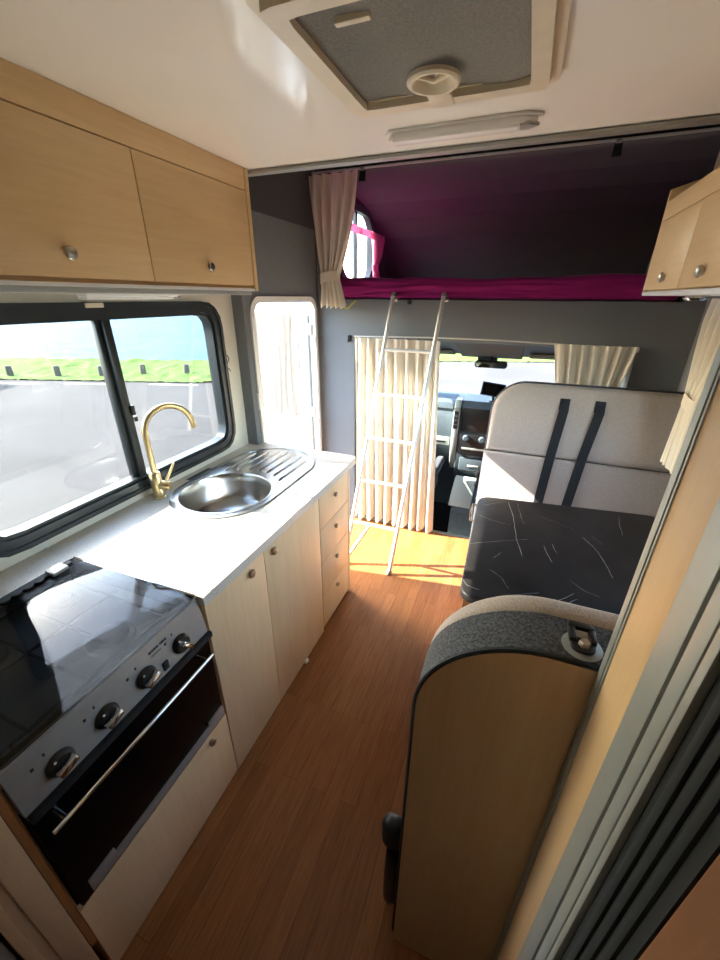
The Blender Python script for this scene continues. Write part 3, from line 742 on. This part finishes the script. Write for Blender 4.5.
# local frame: x world, y thickness (0 = face), z up along the back
SL = math.sqrt(1+.31**2)
H = (1.285-.45)*SL; SEAM = (.895-.45)*SL
shell = rpoly(-.116, XR-.02, -.44, H+.016, .19, 14, (0, 0, 0, 1))
MB().pillow(shell, 'y', .05, .12, .014, 3, Mx).build('back_shell', 'tweed', t)
up = rpoly(-.105, XR-.022, SEAM+.002, H, .175, 14, (0, 0, 0, 1))
m = MB().pillow(up, 'y', .0, .09, .03, 5, Mx); m.build('upper_backrest', 'sofa', t, ang=60)
lo = rpoly(-.105, XR-.022, .03, SEAM-.002, .01, 4, (0, 0, 0, 0))
MB().pillow(lo, 'y', .0, .09, .016, 4, Mx).build('lower_backrest', 'sofa', t, ang=60)
for sx in (.272, .446):
    q = MB().box(sx-.026, sx+.026, -.004, .008, (1.155-.45)*SL, (1.215-.45)*SL, .003, 2, Mx)
    sl = q.build('belt_slot', 'black', t)
    bw = .0245; pts = [(.0, -.004, (1.195-.45)*SL), (-.0, -.014, (1.15-.45)*SL), (-.05, -.009, (.92-.45)*SL), (-.10, -.012, (.62-.45)*SL), (-.12, -.02, (.50-.45)*SL)]
    def strap(u, v):
        k = u*(len(pts)-1); i = min(int(k), len(pts)-2); f_ = k-i
        p = Vector(pts[i]).lerp(Vector(pts[i+1]), f_)
        return Mx @ Vector((sx + p.x*(.45 if sx < .3 else .75) + (v-.5)*2*bw, p.y, p.z))
    MB().grid(strap, 24, 2, .0025).build('seat_belt', 'belt', t)
MB().soft(-.10, XR-.03, 1.83, 2.27, .36, .48, .035, 10, .002).build('seat_cushion', 'sofa', t, ang=80)
MB().box(-.085, XR-.03, 1.86, 2.24, 0, .36, .004).build('seat_base', 'maple_p', t)

# table
t = thing('dinette_table', (.3, 1.65, 0), 'black marble effect table with rounded corners between the two bench seats', 'table')
def rpolyq(C, r, n=7):
    P = []
    for i in range(4):
        a, b, c = Vector(C[i-1]), Vector(C[i]), Vector(C[(i+1) % 4]); d1, d2 = (a-b).normalized(), (c-b).normalized()
        for k in range(n+1):
            t_ = k/n; p0, p2 = b + d1*r, b + d2*r; q = (p0*(1-t_)**2 + b*2*t_*(1-t_) + p2*t_*t_); P.append((q.x, q.y))
    return P
tm = MB().prism(rpolyq([(-.072, 1.195), (.785, 1.355), (.785, 2.168), (-.094, 2.062)], .075), 'z', .688, .722, .008, 3)
VE = [(.0028, [(.063, 2.050), (.096, 1.884), (.114, 1.68), (.145, 1.536)]), (.0012, [(.11, 2.05), (.135, 1.882), (.148, 1.825)]), (.0013, [(-.080, 1.557), (.033, 1.621), (.174, 1.695)]),
      (.0024, [(.229, 1.668), (.243, 1.593), (.26, 1.542)]), (.0022, [(.264, 1.697), (.281, 1.621)]), (.0024, [(.396, 1.808), (.435, 1.737), (.461, 1.642), (.478, 1.514)]),
      (.0012, [(.434, 1.838), (.479, 1.768)]), (.0022, [(.592, 2.09), (.578, 1.975), (.575, 1.88)]), (.0011, [(-.080, 1.843), (.005, 1.805), (.083, 1.793)]), (.0016, [(-.07, 1.295), (-.052, 1.267), (-.002, 1.256)]),
      (.0015, [(.059, 1.241), (.151, 1.293), (.209, 1.324)]), (.0018, [(.264, 1.295), (.33, 1.369)]), (.0018, [(.285, 1.285), (.338, 1.338)]), (.0012, [(.03, 1.482), (.059, 1.546)]), (.0011, [(-.062, 1.947), (.062, 2.05)]),
      (.001, [(.20, 1.95), (.30, 1.90), (.37, 1.86)]), (.001, [(.31, 1.45), (.36, 1.40), (.42, 1.38)]), (.001, [(.02, 1.40), (.07, 1.36), (.10, 1.30)])]
nv0 = len(tm.bm.faces)
for w_, P_ in VE:
    Q = []
    for A_, B_ in zip(P_, P_[1:]):
        for k in range(6): Q.append(Vector(A_).lerp(Vector(B_), k/6))
    Q.append(Vector(P_[-1])); m_ = len(Q); prev = None
    for i_, q in enumerate(Q):
        d_ = (Q[min(i_+1, m_-1)] - Q[max(i_-1, 0)]).normalized(); nn = Vector((-d_.y, d_.x))
        q = q + nn*.004*noise.noise(Vector((q.x*30, q.y*30, w_*900)))
        ww = w_*(.25 + .9*abs(noise.noise(Vector((q.x*18, q.y*18, 5)))) + .35)*(1 if 0 < i_ < m_-1 else .15)
        cur = [tm.bm.verts.new((q.x+nn.x*sg*ww*.5, q.y+nn.y*sg*ww*.5, .7224)) for sg in (-1, 1)]
        if prev: tm.bm.faces.new((prev[0], cur[0], cur[1], prev[1]))
        prev = cur
tm.bm.normal_update()
top = tm.build('tabletop', 'marble', t)
top.data.materials.append(plain('pale_marble_vein', '#a8a39b', .45, 0, .3, .15, 60))
for pf in top.data.polygons[nv0:]: pf.material_index = 1
MB().lathe([(0, 0), (.12, 0), (.12, .008), (.04, .02), (.032, .03), (.032, .66), (.06, .67), (.06, .688), (0, .688)], (.33, 1.68, 0), (0, 0, 1), 28).build('pedestal', 'alu', t)
lt = MB().tube([(-.092, 1.98, .70), (-.112, 1.985, .70), (-.114, 1.93, .695), (-.106, 1.86, .67), (-.088, 1.85, .675)], .006, 8)
lab(lt.build('edge_latch', 'chrome', t), 'chrome latch on the table edge')

# ------------------------------------------------------------------ near bench (seen from behind)
t = thing('bench', (.3, .75, 0), 'bench seat in the foreground with curved maple back panel and charcoal tweed band', 'seat')
BY = .491
pan = rpoly(-.078, XR-.02, .0, 1.237, .205, 16, (0, 0, 0, 1))
MB().prism(pan, 'y', BY, BY+.018, .001, 1).build('back_panel', 'maple_p', t, ang=20)
bd = rpoly(-.083, XR-.018, .05, 1.242, .208, 16, (0, 0, 0, 1))
MB().pillow(bd, 'y', BY+.006, BY+.104, .004, 2).build('side_band', 'tweed', t, ang=20)
pp = [(x, BY+.004, z) for x, z in rpoly(-.081, XR-.02, .05, 1.240, .207, 16, (0, 0, 0, 1))][2:]
MB().tube([(-.081, BY+.004, .05)] + pp[::-1][:-0 or None], .0045, 6).build('piping', 'black_matt', t)
bp_ = rpoly(-.080, XR-.022, .42, 1.247, .205, 16, (0, 0, 0, 1))
MB().pillow(bp_, 'y', BY+.08, BY+.145, .026, 6).build('backrest', 'sofa', t, ang=60)
MB().soft(-.075, XR-.03, .60, 1.10, .36, .48, .035, 10, .002).build('seat_cushion', 'sofa', t, ang=80)
MB().box(-.07, XR-.03, .52, 1.16, 0, .36, .004).build('seat_base', 'maple_p', t)
an = MB().lathe([(0, 0), (.027, 0), (.0285, .0015), (.026, .003), (0, .004)], (.156, BY+.036, 1.242), (0, 0, 1), 36).build('anchor_plate', 'grey_trim', t)
ab = MB().prism(rpoly(.139, .173, BY+.018, BY+.046, .012), 'z', 1.245, 1.251, .0015)
ab.box(.137, .147, BY+.035, BY+.066, 1.246, 1.257, .003).box(.165, .175, BY+.035, BY+.066, 1.246, 1.257, .003).box(.137, .175, BY+.060, BY+.072, 1.246, 1.258, .003)
ab.build('belt_bracket', 'black', an)
MB().box(.147, .165, BY+.044, BY+.058, 1.246, 1.254, .0015).build('belt_tongue', 'grey_trim', an)
MB().lathe([(0, 0), (.0085, 0), (.0085, .005), (.007, .008), (0, .009)], (.157, BY+.031, 1.251), (0, 0, 1), 6).build('bolt', 'nickel', an)
sb = MB().soft(-.150, -.085, .545, .60, .33, .445, .03, 8, .004).soft(-.132, -.085, .535, .59, .04, .35, .025, 8, .004)
lab(sb.build('side_bracket', 'black', t), 'black rounded fitting on the aisle side')

# ------------------------------------------------------------------ right overhead cabinet
t = thing('overhead_cabinet', (.55, 1.6, 1.73), 'small maple overhead cabinet at upper right above the dinette seat', 'cabinet')
RX, RY0, RY1 = .40, .75, 1.985
MB().box(RX+.018, XR-.002, RY0, RY1-.018, 1.742, 2.02).build('body', 'maple_h', t)
MB().prism([(RX+.003, 1.734), (XR-.002, 1.734), (XR-.002, 2.13), (.47, 2.09), (RX+.003, 2.068)], 'y', RY1-.018, RY1, .001).build('end_board', 'maple_h', t)
MB().box(RX, RX+.018, RY0, RY1-.02, 1.972, 2.03, .0015).build('top_fascia', 'maple_h', t)
for a, b_, ky in ((1.56, RY1-.02, 1.72), (1.14, 1.557, 1.375), (.75, 1.137, .95)):
    q = MB().box(RX, RX+.018, a, b_, 1.748, 1.969, .0015).build('door', 'maple_h', t)
    knob(q, RX, ky, 1.784, (-1, 0, 0), .015)
MB().box(RX, XR-.002, RY0, RY1-.019, 1.730, 1.744, .002).build('bottom_board', 'white', t)
t = thing('downlight', (.50, 1.62, 1.715), 'small round downlight under the right overhead cabinet', 'lamp')
MB().lathe([(0, 0), (.034, 0), (.034, -.008), (.028, -.014), (0, -.014)], (.475, 1.62, 1.730), (0, 0, 1), 24).build('bezel', 'chrome', t)
MB().lathe([(0, -.0135), (.024, -.0135), (.02, -.017), (0, -.018)], (.475, 1.62, 1.730), (0, 0, 1), 24).build('diffuser', 'lens', t)
fold_curtain('window_curtain', 1.95, 2.34, .755, 1.722, .985, 'cream curtain tied back at the right wall between the overhead cabinet and the seat', 5, .018, tie=(1.29, 2.12, 2.27), axis='y', seed=31)

# ------------------------------------------------------------------ shower cubicle wall on the right with its door frame
PX = .174
sh = thing('wall_cubicle', (PX+.3, .2, 0), 'maple and aluminium cubicle wall at the right edge of the view', 'wall'); sh['kind'] = 'structure'
MB().box(PX+.003, XR, .36, .474, 0, ZC, .001).build('wall_panel', 'maple_q', sh)
MB().box(PX-.001, PX+.03, .4735, .489, 0, ZC, .002).box(PX+.001, PX+.012, .4695, .4745, 0, ZC, .001).build('corner_trim', 'alu', sh)
MB().box(PX-.006, PX+.02, .331, .372, 0, ZC, .002).build('door_jamb', 'alu', sh)
MB().box(PX+.002, PX+.02, .326, .332, 0, ZC).build('rubber_seal', 'black_matt', sh)
MB().box(PX-.005, PX+.02, .305, .327, 0, ZC, .002).build('jamb_channel', 'alu', sh)
MB().box(PX+.001, PX+.02, .298, .306, 0, ZC).build('shadow_groove', 'grey_trim', sh)
MB().box(PX-.007, PX+.02, .287, .299, 0, ZC, .002).build('jamb_lip', 'alu', sh)
dd = thing('door_2', (PX+.01, .1, 0), 'dark folding cubicle door at the lower right corner with brown edge', 'door'); dd['kind'] = 'structure'
m = MB().box(PX, PX+.022, .213, .288, 0, ZC-.02)
for y in (.268, .250, .232): m.box(PX-.004, PX+.01, y-.006, y+.006, 0, ZC-.02, .003)
m.build('folding_panel', 'black_matt', dd)
MB().box(PX, PX+.024, -1.2, .212, 0, ZC-.02, .004).build('door_leaf', wood('brown_wood', '#6f4a33', '#83593f', 'z'), dd)

# ------------------------------------------------------------------ cab
struct(box('floor_cab', 'black_matt', None, -1.26, XR+.02, YB+.09, 4.25, -.40, -.33), 'dark rubber floor of the driving cab', 'floor')
struct(box('trim_5', 'alu', None, OX0, OX1, YB-.006, YB+.02, -.004, .006, bev=.002), 'metal threshold strip where the wood floor meets the cab', 'trim')
def cabwall(nm, xa, xb, lb):
    m = MB().ring(rrect(3.55, .63, .73, 1.04, .0001), rrect(3.36, 1.02, .40, .27, .08), (3.36, 1.0), 'x', xa, xb)
    return struct(m.build(nm, 'dash'), lb, 'wall')
cabwall('wall_cab_left', -1.28, -1.23, 'slate cab side with the passenger door window')
cabwall('wall_cab_right', XR-.02, XR+.03, 'slate cab side with the driver door window')
for i, x in ((6, -1.26), (7, XR)):
    p = box('window_%d' % i, 'pane', None, x-.003, x+.003, 2.94, 3.78, .74, 1.30)
    struct(p, ('passenger' if i == 6 else 'driver') + ' door glass of the cab', 'window')
w = MB().prism([(4.27, .80), (4.275, .805), (3.675, 1.305), (3.67, 1.30)], 'x', -1.24, XR)
ws = struct(w.build('window_3', 'pane'), 'windscreen of the driving cab', 'window')
hl = thing('ceiling_cab', (-.2, 3.2, 1.3), 'dark headliner of the cab above the windscreen with overhead console', 'ceiling'); hl['kind'] = 'structure'
MB().prism([(YB+.09, 1.47), (3.3, 1.37), (3.62, 1.280), (3.72, 1.30), (3.72, 1.66), (YB+.09, 1.66)], 'x', -1.24, XR).build('headliner', 'dash', hl)
MB().prism([(2.95, 1.462), (3.2, 1.385), (3.60, 1.262), (3.66, 1.275), (3.66, 1.33), (2.95, 1.475)], 'x', -.47, .02, .012).build('overhead_console', 'headliner', hl)
MB().box(-.33, -.17, 3.555, 3.60, 1.245, 1.272, .006).build('reading_light', 'dash', hl)
for x0, x1 in ((-1.05, -.52), (.07, .58)):
    MB().box(x0, x1, 3.40, 3.60, 1.294, 1.312, .008, 2, Matrix.Translation((0, 3.5, 1.31)) @ Matrix.Rotation(-.22, 4, 'X') @ Matrix.Translation((0, -3.5, -1.31))).build('sun_visor', 'headliner', hl)
t = thing('rear_view_mirror', (-.21, 3.52, 1.2), 'black interior mirror hanging at the top of the windscreen', 'mirror')
MB().prism(rpoly(-.345, -.085, 1.192, 1.252, .026), 'y', 3.50, 3.53, .008, 3).build('housing', 'black', t)
MB().prism(rpoly(-.335, -.095, 1.198, 1.246, .022), 'y', 3.497, 3.5005, .0005).build('mirror_glass', plain('mirror_silver', '#7f8d92', .05, 1), t)
MB().tube([(-.215, 3.525, 1.24), (-.215, 3.56, 1.28)], .013, 10).build('stalk', 'black', t)
t = thing('navigation_screen', (-.17, 3.62, .90), 'small black navigation screen standing on top of the dashboard', 'screen')
Mg = Matrix.Translation((-.172, 3.6, 1.0)) @ Matrix.Rotation(.1, 4, 'Y') @ Matrix.Rotation(-.12, 4, 'X')
MB().box(-.098, .098, -.012, .012, -.058, .058, .006, 2, Mg).build('housing', 'black', t)
MB().box(-.088, .088, -.0135, -.011, -.048, .048, 0, 2, Mg).build('screen', 'black_gloss', t)
MB().tube([(-.165, 3.61, .95), (-.16, 3.64, .899)], .012, 10).lathe([(0, 0), (.04, 0), (.03, .012), (0, .013)], (-.16, 3.65, .888), (0, 0, 1), 18).build('mount', 'black', t)
# dashboard
t = thing('dashboard', (-.3, 3.8, -.33), 'slate grey dashboard with raised centre console behind the marble table', 'dashboard')
MB().prism([(3.70, .30), (3.63, .42), (3.62, .70), (3.66, .79), (3.80, .835), (4.22, .82), (4.22, -.33), (3.9, -.33), (3.82, .15)], 'x', -1.23, XR-.02, .01).build('dash_body', 'dash', t)
MB().prism([(3.64, .79), (3.66, .808), (4.0, .85), (4.0, .835)], 'x', -1.20, -.50, .002).build('dash_shelf', 'dash', t)
MB().prism([(3.70, .05), (3.57, .20), (3.53, .50), (3.55, .84), (3.60, .885), (3.9, .885), (3.9, .05)], 'x', -.425, -.03, .012, 3).build('centre_console', 'dash', t)
sp = MB().prism([(3.64, .21), (3.555, .32), (3.515, .50), (3.53, .83), (3.59, .89), (3.68, .89), (3.62, .80), (3.60, .50), (3.63, .34)], 'x', -.475, -.42, .008, 2)
MB().prism([(3.64, .21), (3.555, .32), (3.515, .50), (3.53, .83), (3.59, .89), (3.68, .89), (3.62, .80), (3.60, .50), (3.63, .34)], 'x', -.035, .02, .008, 2).build('side_trim', 'dash_light', t)
lab(sp.build('side_trim', 'dash_light', t), 'pale grey console side')
vt = MB().box(-.468, -.428, 3.512, 3.53, .64, .80, .004).build('air_vent', 'black', t)
for z in (.68, .72, .76): MB().box(-.465, -.431, 3.508, 3.515, z-.003, z+.003).build('slat', 'dash', vt)
MB().box(-.40, -.055, 3.525, 3.545, .62, .84, .008).build('radio', 'black', t)
hp_ = MB().box(-.40, -.055, 3.52, 3.54, .40, .60, .008).build('heater_panel', 'black', t)
for x in (-.34, -.20, -.09): MB().lathe([(0, 0), (.03, 0), (.028, .012), (.02, .022), (0, .023)], (x, 3.52, .565), (0, -1, 0), 22).build('heater_dial', 'dash', hp_)
MB().box(-.37, -.10, 3.515, 3.525, .455, .475, .002).build('button_row', 'grey_trim', hp_)
MB().box(-.38, -.07, 3.53, 3.56, .24, .37, .01).build('storage_tray', 'dash', t)
MB().box(-.30, -.20, 3.525, 3.535, .285, .305, .003).build('tray_handle', 'dash_light', t)
gl = MB().box(-.66, -.50, 3.61, 3.63, .44, .52, .006).build('door_card_handle', 'dash_light', t)
MB().box(-.62, -.53, 3.605, 3.612, .465, .482, .002).build('slot', 'black', gl)
t = thing('gear_console', (-.3, 3.25, -.33), 'pale grey gear lever console on the cab floor left of the table', 'console')
MB().prism([(3.05, -.33), (3.12, .02), (3.45, .16), (3.56, .15), (3.56, -.33)], 'x', -.36, -.02, .02, 3).build('console_body', 'dash', t)
MB().prism([(3.16, .045), (3.17, .06), (3.45, .18), (3.54, .18), (3.54, .15), (3.45, .15)], 'x', -.39, -.20, .006).build('console_top', 'dash_light', t)
MB().tube([(-.18, 3.42, .15), (-.18, 3.36, .30)], .012, 10).lathe([(0, -.02), (.022, -.015), (.028, .01), (.02, .035), (0, .04)], (-.18, 3.35, .30), (0, -.2, 1), 18).build('gear_lever', 'black', t)
t = thing('passenger_seat', (-.83, 3.2, -.33), 'dark cloth passenger seat in the cab partly behind the cream curtain', 'seat')
MB().box(-1.05, -.60, 2.98, 3.42, -.33, .10, .02).build('pedestal', 'black_matt', t)
MB().soft(-1.10, -.54, 2.95, 3.48, .08, .25, .06, 10, .003).build('cushion', 'seat_dark', t, ang=80)
MB().soft(-1.09, -.55, 2.90, 3.04, .22, .98, .06, 10, .003).build('backrest', 'seat_dark', t, ang=80)
MB().soft(-.95, -.69, 2.92, 3.02, 1.0, 1.17, .05, 8).build('headrest', 'seat_dark', t, ang=80)
MB().soft(-.57, -.49, 3.05, 3.42, .33, .41, .035, 8).build('armrest', 'seat_dark', t, ang=80)

# ------------------------------------------------------------------ outside
GZ = -.75
struct(MB().box(-60, 60, -60, 80, GZ-.05, GZ).build('ground', 'asphalt', None, off=(0, 0, GZ)), 'grey asphalt car park outside the camper', 'ground')
kerb = [(-45, -3.0), (-30, 2.4), (-15.3, 7.75), (-9.2, 9.75), (-6.2, 12.6), (-3.1, 17.3), (3, 19.6), (30, 29), (58, 38)]
def along(pts, d):
    out = []
    for i, p in enumerate(pts):
        a = Vector(pts[max(0, i-1)]); b = Vector(pts[min(len(pts)-1, i+1)]); t_ = (b-a).normalized(); nn = Vector((-t_.y, t_.x))
        out.append(Vector(p) + nn*d)
    return out
def samp(pts, u):
    k = u*(len(pts)-1); i = min(int(k), len(pts)-2); return Vector(pts[i]).lerp(Vector(pts[i+1]), k-i)
K0, K1 = along(kerb, 0), along(kerb, 3.9)
def gfn(u, v):
    p = samp(K0, u).lerp(samp(K1, u), v); h = .03 + .10*v + .09*noise.noise(Vector((p.x*2.1, p.y*2.1, 0))) * min(1, v*6) + .05*noise.noise(Vector((p.x*7, p.y*7, 3)))
    return (p.x, p.y, GZ + max(.005, h))
g = MB().grid(gfn, 500, 16).build('grass_verge', 'grass', None, ang=180)
g['kind'] = 'stuff'; tag(g, 'strip of bright green grass between the asphalt and the sea', 'grass')
K2 = along(kerb, 120)
sea = MB().prism([tuple(p) for p in along(kerb, 3.4)] + [(250, 300), (-400, 300), (-400, -120)], 'z', GZ-.02, GZ+.012)
struct(sea.build('sea', 'sea', None, off=(0, 0, GZ)), 'pale blue rippled sea beyond the grass', 'sea')
PO = [(0, 0, 0), (-15.7, 8.21, 0), (-14.28, 8.82, 0), (-13.0, 9.42, 0), (-11.95, 10.15, 0), (-10.64, 10.78, 0)]
lbl = ['', 'short wooden bollard on the grass at the left edge of the window view', 'short wooden bollard on the grass, second from the left in the window', 'short wooden bollard on the grass just left of the window mullion',
       'short wooden bollard on the grass just right of the window mullion', 'short wooden bollard on the grass nearest the right frame of the window']
for (x, y, _), lb in list(zip(PO, lbl))[1:]:
    p = MB().lathe([(0, 0), (.095, 0), (.09, .28), (.07, .33), (0, .34)], (x, y, GZ+.02), (.06, .0, 1), 14).build('bollard', 'post')
    tag(p, lb, 'bollard', 'bollards along the grass verge')

for (x, y, lb) in ((-14.3, 7.55, 'pale painted dash on the asphalt at the left below the grass'), (-12.2, 8.35, 'pale painted dash on the asphalt left of the window mullion'), (-9.75, 9.25, 'pale painted dash on the asphalt at the right below the grass')):
    m = MB().box(-.75, .75, -.05, .05, GZ, GZ+.004, 0, 2, Matrix.Translation((x, y, 0)) @ Matrix.Rotation(math.radians(18.5), 4, 'Z'))
    tag(m.build('painted_dash', 'yellow'), lb, 'road marking', 'painted dashes along the kerb')

# car standing just left of the view; its shadow falls on the asphalt
def parked_car():
    cx, cy, az = -17.0, 5.75, math.radians(18)
    M = Matrix.Translation((cx, cy, GZ)) @ Matrix.Rotation(az, 4, 'Z')
    t = thing('parked_car', (cx, cy, GZ), 'dark parked car on the asphalt left of the kitchen window view', 'car')
    side = [(-2.05, .3), (-2.1, .7), (-1.9, .85), (-1.0, .95), (-.45, 1.4), (1.1, 1.42), (1.75, .98), (2.1, .9), (2.1, .3)]
    MB().prism(side, 'y', -.82, .82, .06, 3, M).build('car_body', 'car', t)
    for sx in (-1.3, 1.35):
        for sy in (-.8, .8):
            c = M @ Vector((sx, sy, .31))
            MB().lathe([(0, -.1), (.31, -.1), (.31, .1), (0, .1)], c, M.to_3x3() @ Vector((0, 1, 0)), 22).build('wheel', 'black_matt', t)
parked_car()

# ------------------------------------------------------------------ light
wd = bpy.data.worlds.new('sky'); S.world = wd; wd.use_nodes = True
nt = wd.node_tree; nt.nodes.clear()
o = nt.nodes.new('ShaderNodeOutputWorld'); bg = nt.nodes.new('ShaderNodeBackground')
sk = nt.nodes.new('ShaderNodeTexSky'); sk.sky_type = 'NISHITA'; sk.sun_disc = False
sk.sun_elevation = math.radians(31); sk.sun_rotation = math.radians(-78); sk.air_density = 1; sk.dust_density = 1.0
nt.links.new(sk.outputs[0], bg.inputs[0]); nt.links.new(bg.outputs[0], o.inputs[0])
bg.inputs[1].default_value = .27
sun = bpy.data.lights.new('sun', 'SUN'); sun.energy = 4.6; sun.angle = math.radians(.55); sun.color = (1, .93, .82)
so = bpy.data.objects.new('sun', sun); COL.objects.link(so); so.location = (-8, 0, 8)
so.rotation_euler = Vector((1, .145, -.62)).to_track_quat('-Z', 'Y').to_euler()

def area(nm, loc, d, sx, sy, power, col=(1, .95, .87)):
    L = bpy.data.lights.new(nm, 'AREA'); L.shape = 'RECTANGLE'; L.size = sx; L.size_y = sy; L.energy = power; L.color = col
    ob = bpy.data.objects.new(nm, L); COL.objects.link(ob); ob.location = loc; ob.rotation_euler = Vector(d).to_track_quat('-Z', 'Y').to_euler(); return ob
# ------------------------------------------------------------------ camera
f, pitch, yaw, roll = 394.075, .434882, .370934, .0060085
cd = bpy.data.cameras.new('camera'); co = bpy.data.objects.new('camera', cd); COL.objects.link(co); S.camera = co
fw = Vector((-math.sin(yaw)*math.cos(pitch), math.cos(yaw)*math.cos(pitch), -math.sin(pitch)))
rt = Vector((math.cos(yaw), math.sin(yaw), 0)); upv = rt.cross(fw)
r2 = rt*math.cos(roll) + upv*math.sin(roll); u2 = upv*math.cos(roll) - rt*math.sin(roll)
M = Matrix((r2, u2, -fw)).transposed().to_4x4(); M.translation = (0, 0, 1.72); co.matrix_world = M
cd.sensor_fit = 'VERTICAL'; cd.sensor_height = 24; cd.lens = f/960*24; cd.clip_start = .02; cd.clip_end = 1000

vs = S.view_settings; vs.view_transform = 'Standard'; vs.look = 'None'; vs.gamma = 1; vs.use_curve_mapping = False
vs.exposure = 3.55
S.display_settings.display_device = 'sRGB'
S.cycles.max_bounces = 12; S.cycles.diffuse_bounces = 8; S.cycles.transparent_max_bounces = 24
